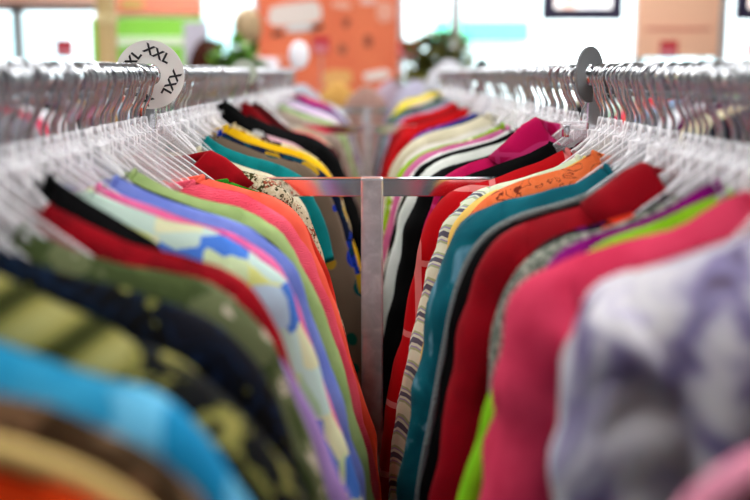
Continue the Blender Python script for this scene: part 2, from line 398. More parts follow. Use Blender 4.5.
# ------------------------------------------------------------ garment tables
F = fabric
white = F('plain', ['#e9e6e6', '#dcdadd'])
RAIL = {('L', 1): 'near left', ('R', 1): 'near right', ('L', 2): 'middle left', ('R', 2): 'middle right', ('L', 3): 'far left', ('R', 3): 'far right'}
GL = [  # side, Y, kind, description, category, material, options ; from back to front
 # ---- near left rail
 ('L', 1.41, 'blouse', 'cream floral blouse with a pointed plain red collar', 'blouse', F('floral', ['#d9cdb4', '#5c5a34', '#b06a55', '#6a5a40', '#e4dac4'], 95), dict(collar='shirt', un=.08, cmat=F('plain', ['#b3142c', '#a01026']), w=.95, T=.022, slen=.3, dv=-.003)),
 ('L', 1.335, 'shirt', 'bright green shirt with an orange red sleeve edge, behind the coral shirt', 'shirt', F('plain', ['#3f9a2f', '#358427']), dict(smat=F('plain', ['#e0492f', '#c73a28']), w=.98, T=.022, dv=.006, un=.12)),
 ('L', 1.27, 'shirt', 'coral orange cotton shirt with a crumpled collar', 'shirt', F('plain', ['#ff8670', '#f87a66']), dict(w=1.0, T=.024, un=.1)),
 ('L', 1.205, 'shirt', 'pink coral corduroy shirt hanging next to the chrome post', 'shirt', F('cord', ['#fb7a90', '#f26880']), dict(w=1.01, T=.026, un=.1)),
 ('L', 1.115, 'blouse', 'light sage green blouse, in front of the pink corduroy shirt', 'blouse', F('plain', ['#b9cb94', '#aabf86']), dict(T=.03, fold=.009)),
 ('L', 1.068, 'shirt', 'thin dark moss green shirt between the sage and periwinkle ones', 'shirt', F('plain', ['#46523c', '#3c4834']), dict(w=.95, T=.012, dv=.003)),
 ('L', 1.03, 'shirt', 'periwinkle blue brushed cotton shirt', 'shirt', F('plain', ['#8798d8', '#97a6e0']), dict(w=.99, T=.028, fold=.008)),
 ('L', .965, 'shirt', 'candy pink thin shirt behind the pastel patchwork one', 'shirt', F('plain', ['#f78fbe', '#f47fb2']), dict(w=1.0, fl=.93, T=.010, dv=0)),
 ('L', .93, 'shirt', 'pastel patchwork shirt in lime, blue and pale aqua', 'shirt', F('patch', ['#e2e6a0', '#cfe0d6', '#d2e4de', '#6a98e0', '#cbdcea', '#e4e4c4', '#c4dcbc', '#d8e6c0'], 24), dict(w=.99, T=.03, fold=.011)),
 ('L', .805, 'sweater', 'dark crimson knitted sweater', 'sweater', F('knit', ['#b0142f', '#8e0f26']), dict(w=.98, T=.024)),
 ('L', .74, 'cardigan', 'olive green cardigan with cream lace flecks', 'cardigan', F('blobs', ['#67724a', '#5b6742', '#7e8464', '#cfc5b4', '#6c7450'], 17, pos=[0, .35, .5, .63, .67]), dict(T=.03, fold=.008, dv=.004)),
 ('L', .675, 'blouse', 'black and navy patterned blouse with olive spots', 'blouse', F('blobs', ['#0d1018', '#10141f', '#14304a', '#0c0d12', '#8d8d57', '#a8a266'], 26, pos=[0, .3, .48, .54, .64, .7]), dict(T=.032, dv=.006, w=.98, smat=F('blobs', ['#10121a', '#14182a', '#1b3452', '#0c0d12', '#79794c', '#a8a266'], 26, pos=[0, .3, .5, .54, .66, .72]))),
 ('L', .61, 'blouse', 'khaki blouse with broad dark olive wavy stripes', 'blouse', F('stripes', ['#55582f', '#8f8c55', '#aca66c', '#b8b27c'], 8, 'z', pos=[0, .22, .45, .8], rot=.6), dict(smat=F('blobs', ['#15171a', '#1c2026', '#2a2c24', '#8f8c55', '#aaa468'], 40, pos=[0, .4, .48, .54, .62]), T=.034, dv=.008, fold=.01, w=.97, prof=[(.03, .098), (.075, .116), (.11, .133), (.142, .149), (.18, .171), (.214, .198), (.24, .226), (.257, .255), (.27, .31), (.285, .4), (.29, .5)])),
 ('L', .505, 'shirt', 'sky blue soft shirt near the front of the rail', 'shirt', F('plain', ['#3aaad0', '#5cbadc']), dict(T=.026, dv=.002, smat=F('stripes', ['#36a4cc', '#84c8e4'], 6, 'x', pos=[0, .55]))),
 ('L', .455, 'shirt', 'mottled dark brown shirt behind the orange one', 'shirt', F('blobs', ['#3a2f20', '#5c4a34', '#8a735a', '#40382a', '#7a6650'], 14), dict(T=.022, dv=.006)),
 ('L', .402, 'shirt', 'burnt orange shirt with a cream shoulder edge', 'shirt', F('plain', ['#d4560e', '#c94c08']), dict(T=.026, dv=.011, w=.98)),
 # ---- near right rail
 ('R', 1.375, 'sweater', 'red sweater with pale windowpane check lines', 'sweater', F('plaid', ['#c01024', '#e8a8a4'], 3.2), dict(w=1.04, fl=.7, T=.03)),
 ('R', 1.305, 'shirt', 'pale mint white shirt with twisted lilac striped sleeve', 'shirt', F('stripes', ['#e4ead6', '#dbe4cc'], 5, 'd'), dict(smat=F('stripes', ['#e4ead6', '#bccaa6', '#b2aec8', '#dfe6d6', '#7c7c8a'], 14, 'd', pos=[0, .3, .55, .7, .92]), w=.98, fl=.72, T=.026, fold=.013)),
 ('R', 1.262, 'blouse', 'soft yellow thin blouse', 'blouse', F('plain', ['#efd98a', '#e8cd78']), dict(w=.97, fl=.5, T=.016)),
 ('R', 1.215, 'shirt', 'orange shirt printed with brown zigzag marks', 'shirt', F('blobs', ['#ec8a58', '#ee9060', '#98503a', '#ee8c5a', '#f09664'], 42, pos=[0, .45, .54, .57, .7]), dict(w=.92, fl=.5, T=.024, dv=-.012)),
 ('R', 1.15, 'shirt', 'teal denim blue shirt with faded creases', 'shirt', F('marble', ['#175e68', '#1f7480', '#247f8a', '#86b0c0'], 9, pos=[0, .42, .58, .72]), dict(w=1.02, fl=.62, T=.036, fold=.014)),
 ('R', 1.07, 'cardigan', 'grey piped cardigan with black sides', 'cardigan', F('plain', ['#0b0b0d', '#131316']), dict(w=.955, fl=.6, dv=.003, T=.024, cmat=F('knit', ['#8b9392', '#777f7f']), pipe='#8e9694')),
 ('R', .985, 'jacket', 'deep crimson jacket with a wide folded lapel', 'jacket', F('plain', ['#a80a2c', '#9a0828'], bump=.4), dict(w=.95, fl=.5, T=.04, collar='shirt', un=.045, dv=-.006)),
 ('R', .925, 'blouse', 'black blouse dotted with orange, blue and purple flowers', 'blouse', F('floral', ['#15121c', '#e2502e', '#15121c', '#2b6aa6', '#15121c', '#6b1d6a', '#15121c', '#d8b0a0'], 42), dict(w=.86, fl=.4, T=.02)),
 ('R', .895, 'sweater', 'grey tweed knit sweater with flecked yarn', 'sweater', F('tweed', ['#6c746a', '#94998e', '#b6b6aa'], 170), dict(w=.9, fl=.25, T=.024)),
 ('R', .85, 'shirt', 'vivid purple thin shirt', 'shirt', F('plain', ['#a3148f', '#8b1080']), dict(w=.82, fl=.4, T=.016, dv=-.010, un=.03)),
 ('R', .818, 'shirt', 'lime green shirt squeezed behind the rose sweater', 'shirt', F('plain', ['#a4dc3c', '#94cf2e']), dict(T=.016, un=.03, prof=[(.03, .092), (.09, .121), (.13, .136), (.155, .15), (.17, .175), (.185, .2), (.211, .25), (.227, .3), (.245, .38), (.25, .5)])),
 ('R', .765, 'sweater', 'rose pink sweater, the largest pink one', 'sweater', F('plain', ['#df5a7a', '#d44c6e']), dict(w=.95, fl=.35, T=.04, dv=-.010, fold=.016, un=.035)),
 ('R', .62, 'blouse', 'silver lavender satin blouse with marbled folds', 'blouse', F('marble', ['#6a5a62', '#9c94b4', '#d2ced6', '#e2dfe0', '#b8b0d0'], 11, rough=.42, pos=[.3, .42, .5, .6, .72], stretch=.4), dict(T=.05, fold=.022, un=.05, prof=[(.045, .085), (.08, .098), (.116, .110), (.152, .121), (.178, .142), (.193, .168), (.200, .2), (.203, .255), (.205, .33), (.208, .45), (.21, .55)])),
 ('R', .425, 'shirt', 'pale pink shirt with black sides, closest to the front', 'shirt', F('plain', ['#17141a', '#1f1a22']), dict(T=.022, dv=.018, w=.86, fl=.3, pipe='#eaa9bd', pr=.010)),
 # ---- middle left rail
 ('L', 1.555, 'shirt', 'cream linen shirt just behind the chrome cross bar', 'shirt', F('plain', ['#e9e4cc', '#ddd8bf']), dict(w=.9, fl=.8, dv=.006, slen=.11)),
 ('L', 1.64, 'shirt', 'bright teal shirt', 'shirt', F('plain', ['#1c9a9a', '#168888']), dict(w=.95, fl=.9, slen=.2)),
 ('L', 1.72, 'blouse', 'brown grey blouse with big teal and blue dots', 'blouse', F('dots', ['#8a7a6a', '#107060', '#2446a8', '#0f5f60', '#b59a3c'], 22), dict(w=1.06, fl=.95)),
 ('L', 1.79, 'shirt', 'navy print shirt with teal and yellow flecks', 'shirt', F('floral', ['#23304e', '#1b5a6a', '#c6a634', '#2a4fb0'], 30), dict(w=1.08, fl=.95, T=.02)),
 ('L', 1.88, 'sweater', 'sunny yellow sweater', 'sweater', F('plain', ['#f4cf28', '#eec41c']), dict(w=1.06, fl=.9, dv=-.004)),
 ('L', 1.99, 'blouse', 'leopard print blouse in cream, tan and brown', 'blouse', F('floral', ['#d8c8a4', '#7a4a2a', '#a8703c', '#e4d8b8', '#4a3626'], 60), dict(w=1.02, dv=-.004)),
 ('L', 2.07, 'shirt', 'black strappy top with white pattern at the neck', 'top', F('floral', ['#101012', '#101012', '#d0d0d0', '#101012'], 40), dict(slen=0, un=.025, prof=[(.02, .052), (.06, .086), (.1, .125), (.13, .16), (.15, .2), (.16, .3)])),
 ('L', 2.16, 'blouse', 'pale pink chiffon blouse', 'blouse', F('plain', ['#e8c4cc', '#dfb6c0']), dict(w=.85)),
 ('L', 2.27, 'jacket', 'plain black jacket with broad shoulders', 'jacket', F('plain', ['#0c0c0e', '#121214']), dict(w=1.08, T=.035, dv=-.006)),
 ('L', 2.38, 'shirt', 'dark red shirt with open collar', 'shirt', F('plain', ['#9c1226', '#8c0f20']), dict(prof=[(.02, .058), (.06, .093), (.1, .135), (.15, .158), (.195, .175), (.23, .2), (.26, .3), (.28, .45)], un=.03)),
 ('L', 2.47, 'shirt', 'white shirt with mint green flecks', 'shirt', F('blobs', ['#e8ece6', '#e8ece6', '#b4d4be', '#eceae8'], 20), dict(w=.9, dv=.022)),
 ('L', 2.57, 'shirt', 'maroon shirt', 'shirt', F('plain', ['#6c1222', '#5c0f1c']), dict(prof=[(.02, .058), (.06, .093), (.1, .135), (.15, .158), (.195, .175), (.23, .2), (.26, .3), (.28, .45)], un=.03)),
 ('L', 2.68, 'shirt', 'bright pink shirt ahead of the second cross bar', 'shirt', F('plain', ['#e4546e', '#d84862']), dict(w=1.0, dv=.018)),
 ('L', 2.8, 'shirt', 'light beige shirt at the second cross bar', 'shirt', F('plain', ['#cdbfa8', '#c2b49c']), dict(w=.95, dv=.02)),
 # ---- middle right rail
 ('R', 1.50, 'jacket', 'black top under a flat clear clip hanger', 'jacket', F('plain', ['#0a0a0c', '#101013']), dict(w=.95, fl=.7, T=.02, dv=-.002)),
 ('R', 1.575, 'jacket', 'magenta jacket with raised collar and stitched seams', 'jacket', F('plaid', ['#c4126a', '#d85a96'], 4), dict(w=.97, fl=.5, T=.032, collar='tall', un=.05, dv=-.006)),
 ('R', 1.68, 'shirt', 'black jersey shirt behind the magenta jacket', 'shirt', F('plain', ['#0b0b0d', '#111113']), dict(w=1.03, fl=.75, T=.026)),
 ('R', 1.765, 'shirt', 'white jersey shirt with a dark seam', 'shirt', F('plain', ['#e6e8e2', '#d8dcd4']), dict(w=1.07, fl=.8, T=.03, cmat=F('plain', ['#101010']))),
 ('R', 1.83, 'shirt', 'thin black shirt between two white ones', 'shirt', F('plain', ['#141416', '#0e0e10']), dict(w=1.075, fl=.82, T=.01)),
 ('R', 1.89, 'shirt', 'plain white shirt behind the thin black one', 'shirt', F('plain', ['#ecebe8', '#dedddc']), dict(w=1.08, fl=.85, T=.026)),
 ('R', 1.96, 'blouse', 'orchid pink thin blouse', 'blouse', F('plain', ['#dc8ab4', '#cf7aa6']), dict(w=1.1, fl=.85, T=.015)),
 ('R', 2.03, 'shirt', 'lime green and white dotted shirt by the post', 'shirt', F('dots', ['#a6c83a', '#e8efc8', '#a6c83a', '#f0f2e2'], 45), dict(w=1.1, fl=1.1, T=.02)),
 ('R', 2.14, 'shirt', 'ivory white long shirt', 'shirt', F('plain', ['#e4e0da', '#d9d4cc']), dict(w=1.08, fl=1.0, T=.026)),
 ('R', 2.28, 'jacket', 'wide cream linen jacket with rounded shoulders', 'jacket', F('plain', ['#dcd6c0', '#cfc9b2']), dict(w=1.1, fl=.95, T=.05, dv=-.010)),
 ('R', 2.42, 'shirt', 'dark green shirt', 'shirt', F('plain', ['#1d4630', '#183c28']), dict(w=1.0)),
 ('R', 2.53, 'blouse', 'royal blue and violet blouse', 'blouse', F('blobs', ['#2f3f86', '#33479a', '#8a6ab8', '#303c80'], 14), dict(w=1.0, T=.03, dv=-.006)),
 ('R', 2.64, 'shirt', 'pale sand shirt', 'shirt', F('plain', ['#d8ccb4', '#ccc0a6']), dict(w=.92)),
 ('R', 2.76, 'shirt', 'scarlet long sleeved shirt by the second cross bar', 'shirt', F('plain', ['#cc1a26', '#bc1420']), dict(w=1.06, fl=1, T=.035, dv=-.008)),
 # ---- far left rail
 ('L', 3.0, 'shirt', 'taupe shirt with thin stripes', 'shirt', F('stripes', ['#a8988a', '#c6bab0'], 18, 'x', pos=[0, .6]), dict(w=1.0)),
 ('L', 3.12, 'blouse', 'sage green light blouse behind the second cross bar', 'blouse', F('plain', ['#b4c49a', '#a8ba8c']), dict(w=1.06, T=.04, dv=-.006)),
 ('L', 3.24, 'shirt', 'grey marl shirt', 'shirt', F('tweed', ['#7e7c7c', '#a8a6a6'], 60), dict(w=1.0, T=.035)),
 ('L', 3.36, 'shirt', 'black shirt in the far bay', 'shirt', F('plain', ['#161618', '#1c1c1e']), dict(w=.9)),
 ('L', 3.48, 'blouse', 'lilac white ruffled blouse', 'blouse', F('plain', ['#e4d4e6', '#dccade']), dict(w=.95, T=.045, dv=-.012)),
 ('L', 3.6, 'shirt', 'dusty rose shirt', 'shirt', F('plain', ['#b88890', '#a87880']), dict(w=1.0, T=.035)),
 ('L', 3.72, 'shirt', 'pearl grey shirt with dark flecks', 'shirt', F('blobs', ['#b4b0ae', '#c4c0be', '#3c3a3c', '#b8b4b2'], 24, pos=[0, .4, .6, .66]), dict(w=1.02, T=.04)),
 ('L', 3.84, 'blouse', 'purple blouse with white trim', 'blouse', F('blobs', ['#6a2f8c', '#7a3c9c', '#d8c8e0', '#5f2a80'], 12, pos=[0, .45, .62, .68]), dict(w=1.02, T=.04, dv=-.01)),
 ('L', 3.97, 'shirt', 'hot pink shirt at the far end', 'shirt', F('plain', ['#d8487c', '#cc3c70']), dict(w=.85, T=.04, dv=-.03)),
 ('L', 4.1, 'shirt', 'off white shirt at the far end', 'shirt', F('plain', ['#dad8da', '#cfccd0']), dict(w=1.0, T=.04, dv=-.015)),
 ('L', 4.24, 'shirt', 'silver grey blouse closing the far left rail', 'blouse', F('plain', ['#b0b4b8', '#a4a8ac']), dict(w=1.0, T=.04, dv=-.015)),
 # ---- far right rail
 ('R', 3.0, 'shirt', 'deep red shirt behind the second cross bar', 'shirt', F('plain', ['#a81420', '#98101a']), dict(w=1.08, T=.04, dv=-.006)),
 ('R', 3.12, 'shirt', 'strong red shirt with round shoulders', 'shirt', F('plain', ['#d01c28', '#c01822']), dict(w=1.05, T=.04, dv=-.012)),
 ('R', 3.25, 'blouse', 'violet grey blouse', 'blouse', F('blobs', ['#8c84a4', '#a8a2b8', '#6a4f98', '#9c98aa'], 12), dict(w=1.06, T=.04, dv=-.01)),
 ('R', 3.38, 'sweater', 'light grey marl sweater', 'sweater', F('tweed', ['#8e9098', '#b4b6be'], 50), dict(w=1.06, T=.045, dv=-.012)),
 ('R', 3.52, 'shirt', 'jet black thin shirt', 'shirt', F('plain', ['#101012', '#151517']), dict(w=1.07, T=.02, dv=-.014)),
 ('R', 3.64, 'shirt', 'jade green shirt', 'shirt', F('plain', ['#3f9a80', '#389072']), dict(w=1.06, T=.04, dv=-.016)),
 ('R', 3.77, 'blouse', 'lavender blouse in the far bay', 'blouse', F('plain', ['#b8a8c8', '#aa9abc']), dict(w=.95, T=.04, dv=-.012)),
 ('R', 3.9, 'shirt', 'pale blush shirt', 'shirt', F('plain', ['#e2ccc8', '#d6bfba']), dict(w=.9, T=.04, dv=-.02)),
 ('R', 4.03, 'sweater', 'lemon yellow sweater at the far end', 'sweater', F('plain', ['#f0e020', '#e8d614']), dict(w=.92, T=.06, dv=-.035)),
 ('R', 4.16, 'shirt', 'lilac grey shirt at the far end', 'shirt', F('plain', ['#a8a0b0', '#9a92a4']), dict(w=1.0, T=.04, dv=-.03)),
 ('R', 4.28, 'shirt', 'white shirt closing the far right rail', 'shirt', F('plain', ['#e6e6ea', '#dcdce2']), dict(w=.95, T=.04, dv=-.03)),
]

def piping(root, side, P, col, T, rad=.0045):
    s = 1 if side == 'L' else -1
    pts, LL = catmull([(a, b, 0) for a, b in P], 60)
    q = [(s*p.x, 0, -(p.y-.004)-.001) for p in pts[1:]]
    bm = bmesh.new(); sweep(bm, q, rad, 8)
    o = mesh_obj('piping', bm, F('knit', [col]), root)
    return o

spots = {k: [] for k in RAIL}
for sd, Y, kind, desc, cat, mat, op in GL:
    bay = 1 if Y < F1 else 2 if Y < F2 else 3
    op = dict(op); pipe = op.pop('pipe', None); pr = op.pop('pr', .0045)
    if pipe is None and desc.startswith('burnt'): pipe = '#e6cc92'; pr = .006
    if sd == 'R' and 'fl' not in op: op['fl'] = .85
    yaw = random.uniform(-4, 4)
    near = Y < 2.4
    lab = desc if len(desc.split()) > 9 else desc + ' on the ' + RAIL[(sd, bay)] + ' rail'
    r = garment(kind, lab, cat, sd, Y, mat, yaw=yaw, near=near, **op)
    if pipe:
        piping(r, sd, profile(op.get('w', 1), op.get('dv', 0), op.get('fl', 1)), pipe, op.get('T', .026), pr)
    short = ' '.join(desc.split()[:8])
    for tail in (' with', ' a', ' the', ' behind', ' in', ' and', ' of', ' at', ' by', ' to', ' next'):
        if short.endswith(tail): short = short[:-len(tail)]
    hanger(sd, Y, yaw, 'clear hanger with chrome hook holding the ' + short)
    spots[(sd, bay)].append(Y)

r = garment('tank_top', 'black sleeveless top showing a dark wedge at the neck on the near left rail', 'top', 'L', .87, F('plain', ['#0b0b0e', '#101014']), w=.62, T=.022, slen=0, yaw=2, un=.035, dv=-.006, collar='crew', prof=[(.03, .085), (.06, .108), (.095, .128), (.12, .142), (.13, .17), (.135, .2), (.136, .3)])
hanger('L', .87, 2, 'clear hanger with chrome hook holding the black sleeveless top')
spots[('L', 1)].append(.87)
# low filler garments squeezed between the larger ones, mostly seen at the neck
FILL = {
 ('L', 1): [(.99, 'white', '#e8e6ea'), (1.16, 'pale grey', '#c9c9ce'), (.772, 'lavender', '#b99fd0'), (1.237, 'white dotted', '#e6dfe2'), (1.303, 'aqua', '#bcd8d4'), (1.37, 'scarlet', '#c8142c')],
 ('R', 1): [(1.34, 'black', '#101012'), (1.24, 'cream', '#e6e0c8'), (1.185, 'dark brown', '#3c2620'), (1.108, 'light grey', '#b4b8b8'), (1.03, 'blush', '#e2cdc8'), (.715, 'sage green', '#b9c9a8')],
}
for (sd, bay), L_ in FILL.items():
    for Y, cn, col in L_:
        yaw = random.uniform(-3, 3)
        big = cn == 'lavender'
        garment('tank_top' if not big else 'shirt', f'{cn} {"tank top" if not big else "long sleeved shirt"} squeezed between larger garments on the {RAIL[(sd, bay)]} rail', 'top', sd, Y, F('plain', [col]),
                w=.8, dv=.02, T=.013, slen=0 if not big else .52, prof=[(.045, .14), (.12, .16), (.17, .172), (.205, .185), (.226, .21), (.244, .24), (.277, .313), (.302, .40), (.317, .5)] if big else None, yaw=yaw, un=.045, collar=None)
        hanger(sd, Y, yaw, f'clear hanger with chrome hook holding the {cn} {"tank top" if not big else "squeezed shirt"} on the {RAIL[(sd, bay)]} rail')
        spots[(sd, bay)].append(Y)

# spare hangers pushed in between
for (sd, bay), name in RAIL.items():
    y0, y1, step = {1: (.42 if sd == 'L' else .62, 1.405, .022 if sd == 'L' else .027), 2: (1.50, 2.86, .03), 3: (2.96, 4.3, .06)}[bay]
    y = y0
    while y < y1:
        if all(abs(y-q) > .008 for q in spots[(sd, bay)]):
            hanger(sd, y, random.uniform(-30, 30), f'spare clear plastic hanger with chrome hook crowded on the {name} rail', f'spare clear hangers on the {name} rail', tilt=random.uniform(-.10, .10))
        y += step*random.uniform(.75, 1.25)

# ------------------------------------------------------------ racks
def rack(Y0, Y1, first, label):
    root = thing('clothing_rack', label, 'clothing rack', (XP, Y1, 0))
    def loc(p): return (p[0]-XP, p[1]-Y1, p[2])
    for X in (XL, XR):
        bm = bmesh.new()
        n = 12
        sweep(bm, [loc((X, Y0+.004+(Y1-Y0-.008)*i/n, RZ-.0025)) for i in range(n+1)], .012, 24)
        mesh_obj('rail', bm, CHROME, root)
        # slim stiffening bar right under the tube
        bm = bmesh.new()
        box(bm, loc((X, (Y0+Y1)/2, RZ-.0195)), (.010, Y1-Y0-.01, .012), .002)
        mesh_obj('stiffener_bar', bm, CHROME, root)
    for Yf in ([Y0, Y1] if first else [Y1]):
        bm = bmesh.new(); box(bm, loc(((XL+XR)/2, Yf+.001, 1.2005)), (XR-XL-.02, .024, .025), .0015)
        mesh_obj('cross_bar', bm, CHROME, root, smooth=False)
        bm = bmesh.new(); box(bm, loc((XP, Yf-.004, .6315)), (.031, .034, 1.165), .003)
        mesh_obj('post', bm, GALV, root, smooth=False)
        for X in (XL, XR):
            bm = bmesh.new(); box(bm, loc((X, Yf, 1.2665)), (.017, .012, .155), .0015)
            mesh_obj('upright', bm, CHROME, root, smooth=False)
            bm = bmesh.new(); sweep(bm, [loc((X, Yf-.012, RZ-.0025)), loc((X, Yf+.012, RZ-.0025))], .0145, 24)
            mesh_obj('rail_socket', bm, CHROME, root)
        bm = bmesh.new(); box(bm, loc((XP, Yf, .03)), (.66, .04, .03), .003)
        box(bm, loc((XP, Yf, .055)), (.09, .09, .02), .003)
        ft = mesh_obj('foot_bar', bm, CHROME, root, smooth=False)
        for q in (-.3, .3):
            bm = bmesh.new(); sweep(bm, [loc((XP+q, Yf, .002)), loc((XP+q, Yf, .016))], .018, 16)
            mesh_obj('levelling_foot', bm, simple('black_rubber', '#202020', .7), ft)
    return root
rack(-.05, F1, True, 'nearest chrome two-rail clothing rack with mottled steel post and cross bar')
rack(F1+.021, F2, False, 'middle chrome two-rail clothing rack behind the nearest post')
rack(F2+.021, F3, False, 'farthest chrome two-rail clothing rack in front of the orange board')

# ------------------------------------------------------------ size dividers on the rails
def disc_mesh(R, r0, th, ry=None):
    bm = bmesh.new(); n = 64; ry = ry or R
    R1 = [];
    for y in (-th/2, th/2):
        R1.append([[bm.verts.new((a*math.cos(2*PI*k/n), y, b*math.sin(2*PI*k/n))) for k in range(n)] for a, b in ((R, ry), (R-.0006, ry-.0006), (r0, r0))])
    for k in range(n):
        j = (k+1) % n
        for side in (0, 1):
            A = R1[side]
            bm.faces.new((A[1][k], A[1][j], A[2][j], A[2][k]))
            bm.faces.new((A[0][k], A[0][j], A[1][j], A[1][k]))
        bm.faces.new((R1[0][0][k], R1[0][0][j], R1[1][0][j], R1[1][0][k]))
        bm.faces.new((R1[0][2][k], R1[0][2][j], R1[1][2][j], R1[1][2][k]))
    return bm
def lettering(txt, size, parent, loc, ang, mat):
    cu = bpy.data.curves.new('t', 'FONT'); cu.body = txt; cu.size = size; cu.align_x = 'CENTER'; cu.align_y = 'CENTER'; cu.extrude = .0002; cu.offset = .0006; cu.space_character = 1.12
    t = bpy.data.objects.new('t', cu); C.objects.link(t)
    dg = bpy.context.evaluated_depsgraph_get()
    me = bpy.data.meshes.new_from_object(t.evaluated_get(dg)); bpy.data.objects.remove(t)
    me.transform(Matrix.Translation(loc) @ Matrix.Rotation(ang, 4, 'Y') @ Matrix.Rotation(PI/2, 4, 'X'))
    me.materials.clear(); me.materials.append(mat)
    o = bpy.data.objects.new('lettering', me); C.objects.link(o); o.parent = parent
    return o
WPL = simple('white_plastic', '#ebe8e2', .35)
BLK = simple('black_print', '#17171a', .5)
d1 = thing('size_divider', 'round white size divider printed XXL hanging on the left rail at the rack end', 'size divider', (XL+.008, F1-.03, RZ-.001), math.radians(4))
mesh_obj('disc', disc_mesh(.0455, .0145, .003), WPL, d1, smooth=False)
for txt, a in (('XXL', 20), ('XXL', 112), ('XXL', 207), ('XXL', 302)):
    ra = math.radians(a); R_ = .0295
    tang = math.radians(a+8)
    lettering(txt, .0175, d1, (R_*math.sin(ra), -.0017, R_*math.cos(ra)), tang, BLK)
d2 = thing('size_divider', 'grey size divider turned nearly edge on, hanging on the right rail at the rack end', 'size divider', (XR-.010, F1-.012, RZ-.001), math.radians(50))
mesh_obj('disc', disc_mesh(.038, .0145, .003), simple('grey_plastic', '#77787a', .4), d2, smooth=False)
d3 = thing('size_divider', 'small pale size divider on the left rail above the second cross bar', 'size divider', (XL, F2-.3, RZ), math.radians(5))
mesh_obj('disc', disc_mesh(.033, .0145, .003), simple('pale_green_plastic', '#c3ccb8', .4), d3, smooth=False)
d4 = thing('size_divider', 'small dark size divider on the right rail above the second cross bar', 'size divider', (XR, F2-.05, RZ), math.radians(30))
mesh_obj('disc', disc_mesh(.022, .0145, .003, .034), simple('dark_plastic', '#3c3c40', .4), d4, smooth=False)
d5 = thing('rail_topper', 'glossy white oval topper at the end of the far left rail', 'rail topper', (XL+.03, F3-.02, RZ+.0138))
bm = bmesh.new(); bmesh.ops.create_uvsphere(bm, u_segments=28, v_segments=18, radius=1)
bmesh.ops.scale(bm, vec=(.042, .02, .058), verts=bm.verts); bmesh.ops.translate(bm, vec=(0, 0, .055), verts=bm.verts)
mesh_obj('oval_head', bm, simple('gloss_white', '#fbfaff', .2), d5)
bm = bmesh.new(); sweep(bm, [(-.03, 0, 0), (-.018, 0, .006), (0, 0, .012), (0, 0, .03)], .005, 8); mesh_obj('clip', bm, WPL, d5)

# flat clip hanger bar over the black top
ch = thing('clip_hanger', 'short flat clear clip hanger over the black top beside the magenta jacket', 'hanger', (XR, F1+.035, RZ), math.radians(6))
bm = bmesh.new(); box(bm, (-.01, 0, -.072), (.056, .008, .012), .003); mesh_obj('bar', bm, CLEAR, ch)
bm = bmesh.new(); sweep(bm, [(.0185*math.cos(math.radians(a)), 0, .001+.0185*math.sin(math.radians(a))) for a in range(-25, 216, 16)][::-1] + [(.012, 0, -.018), (-.0, 0, -.035), (-.008, 0, -.05), (-.01, 0, -.06), (-.01, 0, -.07)], .0019, 8); mesh_obj('hook', bm, CHROME2, ch)
for q in (-.032, .012):
    bm = bmesh.new(); box(bm, (q, 0, -.080), (.008, .014, .018), .002); mesh_obj('clip', bm, CHROME, ch)

# ------------------------------------------------------------ neighbouring racks at the sides
def side_rack(X, label):
    r = thing('clothing_rack', label, 'clothing rack', (X, 4.2, 0))
    bm = bmesh.new(); sweep(bm, [(0, -1.3, RZ), (0, 1.3, RZ)], .0138, 16); mesh_obj('rail', bm, CHROME, r)
    for q in (-1.25, 1.25):
        bm = bmesh.new(); box(bm, (0, q, .68), (.025, .025, 1.33), .002); mesh_obj('post', bm, CHROME, r, smooth=False)
        bm = bmesh.new(); box(bm, (0, q, .012), (.5, .03, .024), .003); mesh_obj('foot_bar', bm, CHROME, r, smooth=False)
side_rack(-1.18, 'single rail clothing rack standing beyond the left rails')
side_rack(1.24, 'single rail clothing rack standing beyond the right rails')
SN = [('rose pink', '#d8607c'), ('silver grey', '#a4a4aa'), ('plum', '#6a2a5a'), ('white', '#dedee2'), ('charcoal', '#303036'), ('tan', '#b09468'), ('light blue', '#9cb4d0'), ('coral', '#e07a60'), ('navy', '#1c2238'), ('cream', '#dcd4b8'), ('black', '#101012'), ('ruby', '#9a1a30'), ('mint', '#b0d0b8'), ('grey', '#86868c')]
OR_ = {-1: [1, 0, 3, 4, 2, 1, 5, 6, 3, 10, 7, 13, 12, 8], 1: [8, 9, 2, 3, 13, 6, 7, 0, 12, 3, 10, 10, 4, 9]}
for sgn, X in ((-1, -1.18), (1, 1.24)):
    seen = {}
    for i, k in enumerate(OR_[sgn]):
        Y = 3.1+i*.165; cn, col = SN[k]
        seen[cn] = seen.get(cn, 0)+1
        where = 'left' if sgn < 0 else 'right'
        ex = '' if seen[cn] == 1 else '; the farther one'
        garment('shirt', f'{cn} shirt on the side rack beyond the {where} rails{ex}', 'shirt', 'L' if sgn < 0 else 'R', Y, F('plain', [col]), X=X, near=False, T=.05, w=random.uniform(.95, 1.1), dv=-.01, collar='shirt', yaw=random.uniform(-5, 5))
        hanger('L' if sgn < 0 else 'R', Y, random.uniform(-4, 4), f'clear hanger with the {cn} shirt on the {where} side rack{ex}', X=X)

